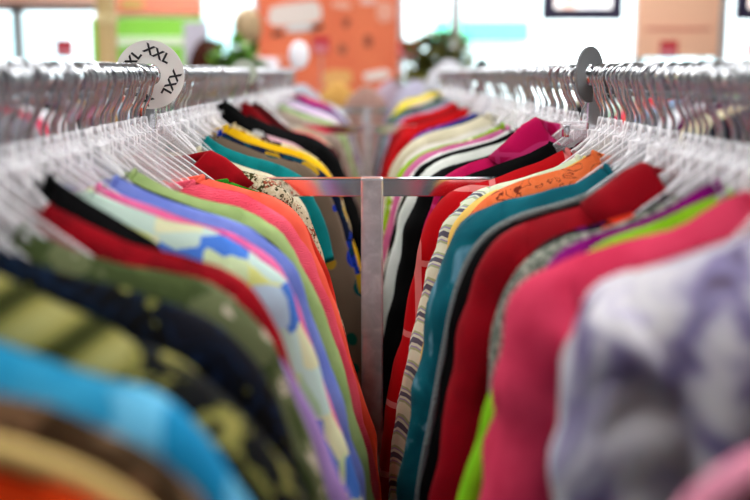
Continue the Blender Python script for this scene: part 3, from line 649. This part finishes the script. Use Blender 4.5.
# ------------------------------------------------------------ room
def wallmat(name, c1, c2, sc=3, rough=.8):
    m, nt, b = newmat(name); N, L = nt.nodes, nt.links
    t = N.new('ShaderNodeTexCoord'); n = N.new('ShaderNodeTexNoise'); n.inputs['Scale'].default_value = sc; n.inputs['Detail'].default_value = 6
    r = ramp(nt, [c1, c2], [.4, .6]); L.new(t.outputs['Object'], n.inputs['Vector']); L.new(n.outputs['Fac'], r.inputs['Fac']); L.new(r.outputs['Color'], b.inputs['Base Color'])
    b.inputs['Roughness'].default_value = rough
    return m
def tiles(name, c1, c2, mortar, sc, rough):
    m, nt, b = newmat(name); N, L = nt.nodes, nt.links
    t = N.new('ShaderNodeTexCoord'); n = N.new('ShaderNodeTexBrick'); n.offset = 0; n.inputs['Scale'].default_value = sc
    n.inputs['Color1'].default_value = lin(c1); n.inputs['Color2'].default_value = lin(c2); n.inputs['Mortar'].default_value = lin(mortar)
    n.inputs['Mortar Size'].default_value = .008; n.inputs['Brick Width'].default_value = .5; n.inputs['Row Height'].default_value = .5
    L.new(t.outputs['Object'], n.inputs['Vector']); L.new(n.outputs['Color'], b.inputs['Base Color']); b.inputs['Roughness'].default_value = rough
    return m
def sbox(name, c, s, mat, kind='structure'):
    bm = bmesh.new(); box(bm, (0, 0, 0), s); o = mesh_obj(name, bm, mat, smooth=False); o.location = c
    if kind: o['kind'] = kind
    return o
RX0, RX1, RY0, RY1, CH = -4.6, 4.9, -2.5, 9.0, 3.1
WALL = wallmat('wall_paint', '#e8e6e2', '#e2e0dc')
sbox('floor', ((RX0+RX1)/2, (RY0+RY1)/2, -.05), (RX1-RX0, RY1-RY0, .1), tiles('vinyl_tiles', '#5e5a55', '#57544f', '#45433f', 1.2, .35))
sbox('ceiling', ((RX0+RX1)/2, (RY0+RY1)/2, CH+.05), (RX1-RX0, RY1-RY0, .1), tiles('ceiling_tiles', '#ecebe8', '#e6e5e2', '#c8c8c6', .8, .9))
WALLD = wallmat('wall_paint_grey', '#8e8b88', '#858280')
sbox('wall_left', (RX0-.05, (RY0+RY1)/2, CH/2), (.1, RY1-RY0, CH), WALLD)
sbox('wall_right', (RX1+.05, (RY0+RY1)/2, CH/2), (.1, RY1-RY0, CH), WALLD)
sbox('wall_rear', ((RX0+RX1)/2, RY0-.05, CH/2), (RX1-RX0, .1, CH), wallmat('rear_wall_paint', '#8c8886', '#84807e'))
# window wall: sill, lintel, piers, three windows
SILL, HEAD = .45, 2.7
bm = bmesh.new()
cols = [(RX0, -4.2), (-2.2, -1.42), (-.9+.02, .28), (4.5, RX1)]
for a, b_ in cols: box(bm, ((a+b_)/2, 0, CH/2), (b_-a, .16, CH))
box(bm, ((RX0+RX1)/2, 0, SILL/2), (RX1-RX0, .15, SILL)); box(bm, ((RX0+RX1)/2, 0, (HEAD+CH)/2), (RX1-RX0, .15, CH-HEAD))
o = mesh_obj('wall_front', bm, WALL, smooth=False); o.location = (0, RY1+.08, 0); struct(o)
FRM = simple('window_frame_grey', '#b4b6ba', .4, .2)
def glassmat():
    m, nt, b = newmat('window_glass'); N, L = nt.nodes, nt.links
    tr = N.new('ShaderNodeBsdfTransparent'); gl = N.new('ShaderNodeBsdfGlossy'); gl.inputs['Roughness'].default_value = .02
    mx = N.new('ShaderNodeMixShader'); fr = N.new('ShaderNodeFresnel'); fr.inputs['IOR'].default_value = 1.45
    tr.inputs['Color'].default_value = (.93, .97, .96, 1)
    L.new(fr.outputs[0], mx.inputs['Fac']); L.new(tr.outputs[0], mx.inputs[1]); L.new(gl.outputs[0], mx.inputs[2]); L.new(mx.outputs[0], N['Material Output'].inputs['Surface'])
    return m
GLASS = glassmat()
wi = 0
for a, b_, mull in ((-4.2, -2.2, (-2.93,)), (-1.42, -.88, ()), (.28, 4.5, (.78, 2.35, 3.05))):
    wi += 1
    fr = bpy.data.objects.new('window_%d' % wi, None); C.objects.link(fr); fr.location = (0, RY1+.06, 0); fr['kind'] = 'structure'
    bm = bmesh.new()
    for x in (a+.03, b_-.03): box(bm, (x, 0, (SILL+HEAD)/2), (.06, .08, HEAD-SILL))
    for z in (SILL+.03, HEAD-.03): box(bm, ((a+b_)/2, 0, z), (b_-a, .08, .06))
    if wi == 1: box(bm, ((a+b_)/2, 0, 1.89), (b_-a, .08, .075))
    for x in mull: box(bm, (x, 0, (SILL+HEAD)/2), (.09, .08, HEAD-SILL))
    mesh_obj('window_frame', bm, FRM, fr, smooth=False)
    bm = bmesh.new(); box(bm, ((a+b_)/2, 0, (SILL+HEAD)/2), (b_-a-.02, .006, HEAD-SILL-.02)); mesh_obj('window_pane', bm, GLASS, fr, smooth=False)

# outside
o = sbox('ground', (0, 34.2, -.1), (80, 50, .1), wallmat('pavement', '#d6d4d0', '#cbc9c4', 2), 'structure')
bld = thing('building', 'pale shop building across the street with a mint green awning', 'building', (2, 24, -.05))
bm = bmesh.new(); box(bm, (0, 0, 2.5), (26, 4, 5), 0); mesh_obj('wall', bm, simple('pale_render', '#eceef0', .8), bld, smooth=False)
bm = bmesh.new(); box(bm, (0, 0, 5.1), (26.4, 4.4, .2), 0); mesh_obj('roof', bm, simple('roof_grey', '#a8acb0', .8), bld, smooth=False)
for q in (-9, -5.5, -2, 4.5, 8):
    bm = bmesh.new(); box(bm, (q, -2.02, 1.7), (1.6, .06, 1.6)); w = mesh_obj('window', bm, simple('shop_glass', '#b8d8dc', .1), bld, smooth=False)
bm = bmesh.new(); box(bm, (.4, -2.3, 2.2), (1.9, .6, .42), 0); mesh_obj('awning', bm, simple('mint_awning', '#5cc4a0', .7), bld, smooth=False)
car = thing('car', 'pale blue parked car outside the window', 'car', (-6.6, 18, -.05))
bm = bmesh.new(); vs = box(bm, (0, 0, .62), (4.2, 1.7, .6), .15); mesh_obj('body', bm, simple('car_blue', '#b4d0e8', .25), car)
bm = bmesh.new(); vs = box(bm, (-.1, 0, 1.15), (2.2, 1.45, .55), .18); mesh_obj('cabin', bm, simple('car_glass', '#8fa8b4', .1), car)
for qx in (-1.3, 1.3):
    for qy in (-.8, .8):
        bm = bmesh.new(); sweep(bm, [(qx, qy-.1, .32), (qx, qy+.1, .32)], .32, 24); mesh_obj('wheel', bm, simple('tyre', '#202022', .8), car)

# ------------------------------------------------------------ background shop fittings
def px(x, d): return (x-364)*d/1042
def pz(y, d): return CAMZ + (71-y)*d/1042
# orange display board
D = 8.0
ob = thing('display_board', 'large orange display board behind the racks with pale cards on it', 'display board', (px(329, D), D, 0))
bm = bmesh.new(); box(bm, (0, 0, 1.225), (1.05, .05, 2.45), .004)
mesh_obj('panel', bm, wallmat('orange_board', '#ee7c50', '#e67048', 2.5, .6), ob, smooth=False)
def card(x, y, w, h, col, ang=0, nm='card', seed=0, rag=.12):
    bm = bmesh.new(); n = 22; A = []; B = []
    for k in range(n):
        a = 2*PI*k/n; sx = math.copysign(abs(math.cos(a))**.5, math.cos(a)); sz = math.copysign(abs(math.sin(a))**.5, math.sin(a))
        j = 1+rag*noise.noise(Vector((math.cos(a)*2+seed, math.sin(a)*2, seed)))
        A.append(bm.verts.new((sx*w/2*j, -.006, sz*h/2*j))); B.append(bm.verts.new((sx*w/2*j, 0, sz*h/2*j)))
    bm.faces.new(A); bm.faces.new(B)
    for k in range(n): bm.faces.new((A[k], A[(k+1) % n], B[(k+1) % n], B[k]))
    bmesh.ops.rotate(bm, cent=(0, 0, 0), matrix=Matrix.Rotation(ang, 3, 'Y'), verts=bm.verts)
    bmesh.ops.translate(bm, vec=(px(x, D)-px(329, D), -.026, pz(y, D)), verts=bm.verts)
    return mesh_obj(nm, bm, simple(nm+'_colour', col, .6), ob, smooth=False)
card(297, 16, .40, .16, '#e6dad2', -.12, 'white_card', 1)
card(302, 30, .22, .05, '#d8dcdc', -.1, 'grey_strip', 2)
card(280, 35, .09, .035, '#3c1a14', -.3, 'dark_mark', 3, .5); card(318, 29, .10, .035, '#35201c', -.3, 'dark_mark', 4, .5)
card(347, 25, .05, .07, '#9c4a30', .2, 'brown_mark', 5, .5); card(368, 42, .06, .09, '#a04c32', 0, 'brown_mark', 6, .5); card(343, 50, .07, .07, '#a85a40', .5, 'brown_mark', 7, .6)
card(342, 8, .14, .05, '#f4b49c', .1, 'pale_mark', 8, .3); card(385, 14, .13, .15, '#f0a890', 0, 'pale_mark', 9, .3); card(377, 75, .2, .07, '#f2e4dc', -.15, 'pale_mark', 10, .4)
card(338, 78, .22, .12, '#ecb068', 0, 'amber_mark', 11, .4); card(277, 60, .14, .04, '#f0a48c', 0, 'pale_mark', 12, .3)
card(368, 4, .12, .05, '#f0c0b4', 0, 'pale_mark', 13, .3)
# green sign with white band
def board(name, label, cat, x0, x1, y0, y1, D, col, parts=(), th=.03, floor=False, strips=None):
    cx = px((x0+x1)/2, D); zt, zb = pz(y0, D), pz(y1, D)
    r = thing(name, label, cat, (cx, D, 0 if floor else zb))
    base = 0 if floor else zb
    bm = bmesh.new(); box(bm, (0, 0, (zt+zb)/2-base), (abs(px(x1, D)-px(x0, D)), th, zt-zb), .003); mesh_obj('panel', bm, simple(name+'_face', col, .6), r, smooth=False)
    for (a, b_, c, d, pc, nm) in parts:
        bm = bmesh.new(); box(bm, (px((a+b_)/2, D)-cx, -th/2-.004, pz((c+d)/2, D)-base), (abs(px(b_, D)-px(a, D)), .006, pz(c, D)-pz(d, D)), .002); mesh_obj(nm, bm, simple(nm+'_face', pc, .6), r, smooth=False)
    if floor:
        bm = bmesh.new()
        for q in (-.3, .3): box(bm, (q*abs(px(x1, D)-px(x0, D)), .0, zb/2), (.025, .025, zb))
        mesh_obj('support', bm, CHROME, r, smooth=False)
    return r
board('green_sign', 'bright green wall sign with a white lettering band beside the wooden post', 'sign', 97, 205, 20, 66, 8.6, '#8ed84a', [(122, 190, 38, 47, '#dff0d0', 'white_band')], floor=True)
board('coral_banner', 'coral banner above the green sign', 'banner', 116, 207, -30, 16, 8.984, '#f08a72', [(128, 150, 3, 11, '#c8a860', 'gold_mark')], floor=False)
board('coral_banner', 'long pale coral banner above the left window', 'banner', -30, 104, -40, 7, 8.984, '#f6c0ae', floor=False)
board('notice_panel', 'pale lilac notice panel beside the green sign', 'panel', 188, 212, 24, 70, 7.9, '#c9c4d4', floor=True)
board('peach_poster', 'tall peach poster with a faint red caption line, beyond the right rail', 'poster', 631, 713, -30, 58, 7.5, '#ffc6a4', [(640, 704, 29, 32, '#e08a78', 'caption_line')], floor=True)
# hanging screens
def screen(x0, x1, y0, y1, D, label):
    cx = px((x0+x1)/2, D); w = px(x1, D)-px(x0, D); zt, zb = pz(y0, D), pz(y1, D)
    r = thing('hanging_screen', label, 'screen', (cx, D, zt))
    bm = bmesh.new(); box(bm, (0, 0, (zb-zt)/2), (w, .05, zt-zb), .006); mesh_obj('bezel', bm, simple('screen_bezel', '#2b2440', .4), r, smooth=False)
    m, nt, b = newmat('screen_picture'); N, L = nt.nodes, nt.links
    t = N.new('ShaderNodeTexCoord'); n = N.new('ShaderNodeTexNoise'); n.inputs['Scale'].default_value = 4; n.inputs['Detail'].default_value = 1
    rr = ramp(nt, ['#66c8a8', '#f4f0f8', '#ffffff', '#f0b4a0', '#e06a6a'], [.3, .42, .55, .64, .72]); L.new(t.outputs['Object'], n.inputs['Vector']); L.new(n.outputs['Fac'], rr.inputs['Fac'])
    L.new(rr.outputs['Color'], b.inputs['Emission Color']); b.inputs['Emission Strength'].default_value = 1.3; b.inputs['Base Color'].default_value = (.02, .02, .02, 1)
    bm = bmesh.new(); box(bm, (0, -.027, (zb-zt)/2), (w-.15, .006, zt-zb-.14), 0); mesh_obj('display', bm, m, r, smooth=False)
    bm = bmesh.new(); box(bm, (0, .02, (CH-zt)/2), (.03, .03, CH-zt)); mesh_obj('ceiling_pole', bm, CHROME, r, smooth=False)
screen(538, 617, -22, 22, 6.5, 'dark framed hanging screen between the window and the peach poster')
screen(728, 800, -22, 22, 6.5, 'dark framed hanging screen right of the peach poster')
# wooden post
pt = thing('wooden_post', 'pale wooden floor to ceiling post beside the green sign', 'post', (px(113, 5), 5, 0))
bm = bmesh.new(); box(bm, (0, 0, CH/2), (.078, .078, CH), .006)
mw, nt, b = newmat('pale_wood'); N, L = nt.nodes, nt.links
t = N.new('ShaderNodeTexCoord'); mp = N.new('ShaderNodeMapping'); mp.inputs['Scale'].default_value = (18, 18, 1.2); n = N.new('ShaderNodeTexNoise'); n.inputs['Scale'].default_value = 2; n.inputs['Detail'].default_value = 8
rr = ramp(nt, ['#c4a56c', '#d8bd86'], [.35, .65]); L.new(t.outputs['Object'], mp.inputs['Vector']); L.new(mp.outputs[0], n.inputs['Vector']); L.new(n.outputs['Fac'], rr.inputs['Fac']); L.new(rr.outputs['Color'], b.inputs['Base Color']); b.inputs['Roughness'].default_value = .6
mesh_obj('shaft', bm, mw, pt, smooth=False)
bm = bmesh.new(); box(bm, (0, 0, pz(21, 5)), (.088, .088, .05), .008); mesh_obj('band', bm, simple('wood_band', '#dcc890', .6), pt, smooth=False)
# red sign cards on stands
def sign_stand(x, y, D, label, sw=.105, sh=.10):
    r = thing('sign_stand', label, 'sign', (px(x, D), D, 0), 0)
    zc = pz(y, D)
    bm = bmesh.new(); sweep(bm, [(0, 0, .02), (0, 0, zc)], .004, 10); mesh_obj('pole', bm, simple('grey_painted_steel', '#8c8480', .6), r)
    bm = bmesh.new(); sweep(bm, [(0, 0, 0), (0, 0, .02)], .13, 28); mesh_obj('base', bm, simple('stand_base', '#888a8c', .4, .6), r)
    bm = bmesh.new(); box(bm, (0, -.008, zc), (sw, .006, sh), .001); c = mesh_obj('card', bm, simple('red_card', '#cf2236', .5), r, smooth=False)
    bm = bmesh.new(); box(bm, (-.005, -.0125, zc-.02), (sw*.8, .002, sh*.45), 0); mesh_obj('price_field', bm, simple('pink_print', '#e08490', .5), c, smooth=False)
sign_stand(71, 49, 6.2, 'red price card on a stand in front of the left window')
sign_stand(408, 51, 6.2, 'red price card beside the olive plant', .12, .11)
sign_stand(322, 46, 6.4, 'red price card in front of the orange board', .10, .10)
sign_stand(664, 50, 6.2, 'red price card below the peach poster')
sign_stand(750, 50, 6.2, 'red price card under the right hanging screen')

# plants
def plant(x, D, ztop, w, n, label, cols, seed):
    rnd = random.Random(seed)
    r = thing('potted_plant', label, 'plant', (px(x, D), D, 0))
    bm = bmesh.new(); sweep(bm, [(0, 0, 0), (0, 0, .02), (0, 0, .3), (0, 0, .34)], [.13, .14, .19, .2], 24); pot = mesh_obj('pot', bm, simple('terracotta', '#a8552f', .8), r)
    bm = bmesh.new()
    for k in range(5):
        a = k*1.26; sweep(bm, [(0, 0, .3), (.03*math.cos(a), .03*math.sin(a), .7), (.12*math.cos(a), .12*math.sin(a), ztop-.25)], [.012, .01, .006], 6)
    mesh_obj('stem', bm, simple('bark', '#5a4530', .8), r)
    bm = bmesh.new()
    for k in range(n):
        c = Vector((rnd.gauss(0, w*.34), rnd.gauss(0, w*.3), ztop-.2+rnd.gauss(0, .11)))
        c.x = max(-w*.62, min(w*.62, c.x)); c.z = min(c.z, ztop-.1*abs(c.x)/w)
        d = Vector((rnd.uniform(-1, 1), rnd.uniform(-1, 1), rnd.uniform(-.4, .8))).normalized(); L_ = rnd.uniform(.06, .12)
        sd = d.cross(Vector((0, 0, 1))).normalized()*L_*.28; up = sd.cross(d)*.5
        P = [c, c+d*L_*.35+sd, c+d*L_*.75+sd*.7, c+d*L_, c+d*L_*.75-sd*.7, c+d*L_*.35-sd]
        m1 = bm.verts.new(c+d*L_*.5-up*.6)
        V = [bm.verts.new(p) for p in P]
        for i in range(6): f = bm.faces.new((V[i], V[(i+1) % 6], m1)); f.material_index = 0 if k % 3 else 1
    mesh_obj('foliage', bm, [simple('leaf_a', cols[0], .5), simple('leaf_b', cols[1], .5)], r)
plant(238, 6.4, pz(44, 6.4), .2, 420, 'bright green leafy potted plant in front of the standing person', ['#6aa828', '#3c5c16'], 3)
plant(436, 5.6, pz(38, 5.6), .24, 560, 'olive brown bushy potted plant beyond the right rails', ['#7a7630', '#4c5a20'], 5)
# brown shirt on a small stand
st = thing('garment_stand', 'slim chrome stand holding a brown shirt beside the green plant', 'stand', (px(211, 7.1), 7.1, 0))
bm = bmesh.new(); sweep(bm, [(0, 0, .02), (0, 0, pz(33, 7.1)+.0), (0, 0, pz(32, 7.1))], .008, 10); mesh_obj('pole', bm, CHROME, st)
bm = bmesh.new(); sweep(bm, [(0, 0, 0), (0, 0, .02)], .16, 28); mesh_obj('base', bm, CHROME, st)
g = garment('shirt', 'brown shirt hanging on a slim stand beside the green plant', 'shirt', 'L', 7.1, F('plain', ['#6a4438', '#5a382e']), X=px(211, 7.1), near=False, w=.42, fl=.1, T=.06, slen=.3, collar=None, un=.03)
g.location.z = pz(38, 7.1)+.105
# more pale garments far behind (blurry shapes above the right rail)
for i, (x, y, D_, col, cn) in enumerate(((448, 60, 4.75, '#dcdce0', 'white'), (416, 80, 5.0, '#c8c4d4', 'pale lilac'), (302, 84, 5.0, '#c4c8d0', 'light steel blue'), (338, 82, 5.5, '#d8b070', 'amber'), (392, 80, 5.6, '#c8b8c4', 'mauve'), (366, 86, 5.1, '#b89a90', 'rosewood'))):
    tb = thing('dress_form', f'{cn} draped top on a dress form beyond the far racks', 'dress form', (px(x, D_), D_, 0))
    zt = pz(y, D_)
    bm = bmesh.new(); R_ = [(.03, 0), (.05, -.015), (.11, -.05), (.15, -.11), (.145, -.2), (.12, -.36), (.14, -.5), (.15, -.6)]
    prev = None
    for rr_, z in R_:
        ring = [bm.verts.new((rr_*math.cos(2*PI*k/28)*.75*(1+.03*math.sin(k*3+i)), rr_*.6*math.sin(2*PI*k/28), zt+z)) for k in range(28)]
        if prev:
            for k in range(28): bm.faces.new((prev[k], prev[(k+1) % 28], ring[(k+1) % 28], ring[k]))
        else: bm.faces.new(ring)
        prev = ring
    mesh_obj('draped_top', bm, F('plain', [col]), tb)
    bm = bmesh.new(); sweep(bm, [(0, 0, .02), (0, 0, zt-.1)], .012, 10); mesh_obj('pole', bm, CHROME, tb)
    bm = bmesh.new(); sweep(bm, [(0, 0, 0), (0, 0, .02)], .14, 24); mesh_obj('base', bm, CHROME, tb)

# ------------------------------------------------------------ person standing with the back turned
def skin_mesh(name, V, E, Rr, mat, parent, sub=2):
    me = bpy.data.meshes.new(name); me.from_pydata(V, E, []); me.update()
    o = bpy.data.objects.new(name, me); C.objects.link(o)
    md = o.modifiers.new('s', 'SKIN'); sv = me.skin_vertices[0].data if me.skin_vertices else None
    if sv is None:
        bm = bmesh.new(); bm.from_mesh(me); bm.verts.layers.skin.verify(); bm.to_mesh(me); bm.free(); sv = me.skin_vertices[0].data
    for i, r in enumerate(Rr):
        sv[i].radius = r if isinstance(r, tuple) else (r, r); sv[i].use_root = (i == 0)
    md.use_smooth_shade = True
    m2 = o.modifiers.new('d', 'SUBSURF'); m2.levels = sub; m2.render_levels = sub
    dg = bpy.context.evaluated_depsgraph_get(); nm = bpy.data.meshes.new_from_object(o.evaluated_get(dg))
    bpy.data.objects.remove(o)
    for p in nm.polygons: p.use_smooth = True
    nm.materials.clear(); nm.materials.append(mat)
    q = bpy.data.objects.new(name, nm); C.objects.link(q); q.parent = parent
    return q
SKIN = simple('skin', '#d9a88c', .55)
PD = 7.5
pr = thing('person', 'person with light brown hair and white top standing in front of the windows', 'person', (px(250, PD), PD, 0), math.radians(10))
V = [(0, 0, .95), (0, 0, 1.15), (0, 0, 1.38), (0, .0, 1.46), (0, -.01, 1.56), (0, -.0, 1.66),
     (-.1, 0, .9), (-.11, .01, .5), (-.11, .03, .09), (-.12, .13, .04), (.1, 0, .9), (.11, .01, .5), (.11, .03, .09), (.12, .13, .04),
     (-.17, 0, 1.40), (-.22, .0, 1.13), (-.23, .06, .88), (.17, 0, 1.40), (.22, .0, 1.13), (.23, .06, .88)]
E = [(0, 1), (1, 2), (2, 3), (3, 4), (4, 5), (0, 6), (6, 7), (7, 8), (8, 9), (0, 10), (10, 11), (11, 12), (12, 13), (2, 14), (14, 15), (15, 16), (2, 17), (17, 18), (18, 19)]
for sd, wv in ((-1, 16), (1, 19)):
    wp = Vector(V[wv]); base = len(V)
    V.append((wp.x, wp.y+.03, wp.z-.06)); E.append((wv, base))
    for f in range(4):
        q = len(V); V.append((wp.x, wp.y+.0+.018*f, wp.z-.12)); V.append((wp.x-sd*.015, wp.y+.01+.018*f, wp.z-.165-.008*(f in (1, 2)))); E += [(base, q), (q, q+1)]
    q = len(V); V.append((wp.x-sd*.01, wp.y+.075, wp.z-.085)); V.append((wp.x-sd*.02, wp.y+.085, wp.z-.125)); E += [(base, q), (q, q+1)]
Rr = [(.14, .10), (.12, .09), (.14, .10), (.06, .06), .05, (.055, .06), .09, .06, .045, .035, .09, .06, .045, .035, .055, .04, .028, .055, .04, .028]
while len(Rr) < len(V):
    Rr += [(.03, .018)] + [.009, .008]*4 + [.010, .009]
body = skin_mesh('body', V, E, Rr[:len(V)], SKIN, pr)
bm = bmesh.new(); bmesh.ops.create_uvsphere(bm, u_segments=32, v_segments=24, radius=1)
for v in bm.verts:
    x, y, z = v.co
    jaw = 1-.28*max(0, -z)**1.5
    nose = .13*math.exp(-((x/.14)**2+((z+.12)/.2)**2)) if y > 0 else 0
    eye = -.04*(math.exp(-(((x-.36)/.14)**2+((z-.08)/.1)**2))+math.exp(-(((x+.36)/.14)**2+((z-.08)/.1)**2))) if y > 0 else 0
    mouth = -.02*math.exp(-((x/.3)**2+((z+.5)/.05)**2)) if y > 0 else 0
    v.co = Vector((x*.078*jaw, (y*(1+nose+eye+mouth))*.095, z*.118+1.655))
for sd in (-1, 1):
    r = bmesh.ops.create_uvsphere(bm, u_segments=10, v_segments=8, radius=1)
    for v in r['verts']: v.co = Vector((v.co.x*.008+sd*.08, v.co.y*.018-.005, v.co.z*.03+1.65))
mesh_obj('head', bm, SKIN, pr)
bm = bmesh.new(); bmesh.ops.create_uvsphere(bm, u_segments=36, v_segments=26, radius=1)
for v in bm.verts:
    x, y, z = v.co
    k = 1+.03*noise.noise(Vector((x*9, y*9, z*2)))
    yy = y if y < .1 else y*(.6 if z < .45 else 1)
    v.co = Vector((x*.100*k, yy*.113*k-.012, z*(.130 if z > 0 else .165)+1.675))
mesh_obj('hair', bm, simple('light_brown_hair', '#b59a74', .6, bump=.6, bscale=60), pr)
for sd in (-1, 1):
    bm = bmesh.new(); bmesh.ops.create_uvsphere(bm, u_segments=12, v_segments=8, radius=.011); bmesh.ops.translate(bm, vec=(sd*.03, .083, 1.665), verts=bm.verts); mesh_obj('eye', bm, simple('eye_white', '#e8e8e8', .2), pr)
TOP = F('plain', ['#f0ecf0', '#e6e2e8'])
skin_mesh('white_top', [(0, 0, .98), (0, 0, 1.15), (0, 0, 1.36), (0, 0, 1.45), (-.17, 0, 1.40), (-.22, 0, 1.13), (-.23, .05, .93), (.17, 0, 1.40), (.22, 0, 1.13), (.23, .05, .93)], [(0, 1), (1, 2), (2, 3), (2, 4), (4, 5), (5, 6), (2, 7), (7, 8), (8, 9)],
          [(.16, .12), (.14, .11), (.16, .12), (.075, .07), .07, .055, .045, .07, .055, .045], TOP, pr)
skin_mesh('trousers', [(0, 0, .95), (-.1, 0, .88), (-.11, .01, .5), (-.11, .03, .12), (.1, 0, .88), (.11, .01, .5), (.11, .03, .12)], [(0, 1), (1, 2), (2, 3), (0, 4), (4, 5), (5, 6)],
          [(.16, .12), .11, .08, .065, .11, .08, .065], F('plain', ['#2a3450']), pr)

# ------------------------------------------------------------ lights
LP = simple('light_diffuser', '#ffffff', .5, emit=5.5)
LF = simple('light_frame', '#e8e8e8', .5)
for i, (x, y, lab) in enumerate(((-1.3, .6, 'square ceiling light above the front of the left rail'), (1.4, .6, 'square ceiling light above the front of the right rail'), (-1.3, 3.2, 'square ceiling light above the middle left rail'), (1.4, 3.2, 'square ceiling light above the middle right rail'), (-1.3, 6, 'square ceiling light near the windows on the post side'), (1.4, 6, 'square ceiling light near the windows on the poster side'), (-1.3, 8.1, 'added unseen square ceiling light brightening the green sign'), (1.4, 8.1, 'added unseen square ceiling light brightening the back by the street windows'))):  # last pair is unseen, added to brighten the sign and boards at the back
    r = thing('ceiling_light', lab, 'ceiling light', (x, y, CH))
    bm = bmesh.new(); box(bm, (0, 0, -.02), (1.26, 1.26, .04)); mesh_obj('frame', bm, LF, r, smooth=False)
    bm = bmesh.new(); box(bm, (0, 0, -.045), (1.18, 1.18, .012)); mesh_obj('diffuser', bm, LP, r, smooth=False)
W = bpy.data.worlds.new('World'); S.world = W; W.use_nodes = True
bg = W.node_tree.nodes['Background']; bg.inputs['Color'].default_value = (.86, .94, 1, 1); bg.inputs['Strength'].default_value = 3.2

# ------------------------------------------------------------ camera
cd = bpy.data.cameras.new('camera'); cam = bpy.data.objects.new('camera', cd); C.objects.link(cam); S.camera = cam
cam.location = (0, 0, CAMZ); cd.sensor_width = 36; cd.lens = 50.0
cam.rotation_euler = (math.radians(90-9.75), 0, math.radians(-.6))
cd.clip_start = .02
cd.dof.use_dof = True; cd.dof.focus_distance = 1.38; cd.dof.aperture_fstop = 2.6
S.view_settings.view_transform = 'Standard'; S.view_settings.look = 'None'; S.view_settings.gamma = 1; S.view_settings.use_curve_mapping = False
S.view_settings.exposure = 1.0
try:
    S.cycles.use_denoising = True; S.cycles.max_bounces = 8; S.cycles.transparent_max_bounces = 24
except Exception: pass

# every repeat carries the name of the row it belongs to
for o in C.objects:
    if o.parent is None and 'label' in o and 'group' not in o:
        x, y = o.location.x, o.location.y
        row = None
        for rx, nm in ((XL, 'left'), (XR, 'right')):
            if abs(x-rx) < .02 and 0 < y < F3: row = f"{'near' if y < F1 else 'middle' if y < F2 else 'far'} {nm} rail"
        if abs(x+1.18) < .02 and 3 < y < 5.5: row = 'left side rack'
        if abs(x-1.24) < .02 and 3 < y < 5.5: row = 'right side rack'
        k = o.name.split('.')[0]
        if row and k == 'clothes_hanger': o['group'] = 'hangers holding garments on the ' + row
        elif row and k in ('shirt', 'blouse', 'sweater', 'cardigan', 'jacket', 'tank_top'): o['group'] = 'garments hanging on the ' + row
        elif k == 'clothing_rack': o['group'] = 'chrome clothing racks'
        elif k == 'ceiling_light': o['group'] = 'square ceiling lights'
        elif k == 'sign_stand': o['group'] = 'red price cards on stands'
        elif k == 'size_divider': o['group'] = 'size dividers on the rails'
        elif k == 'dress_form': o['group'] = 'dress forms beyond the racks'
        elif k == 'hanging_screen': o['group'] = 'hanging screens'
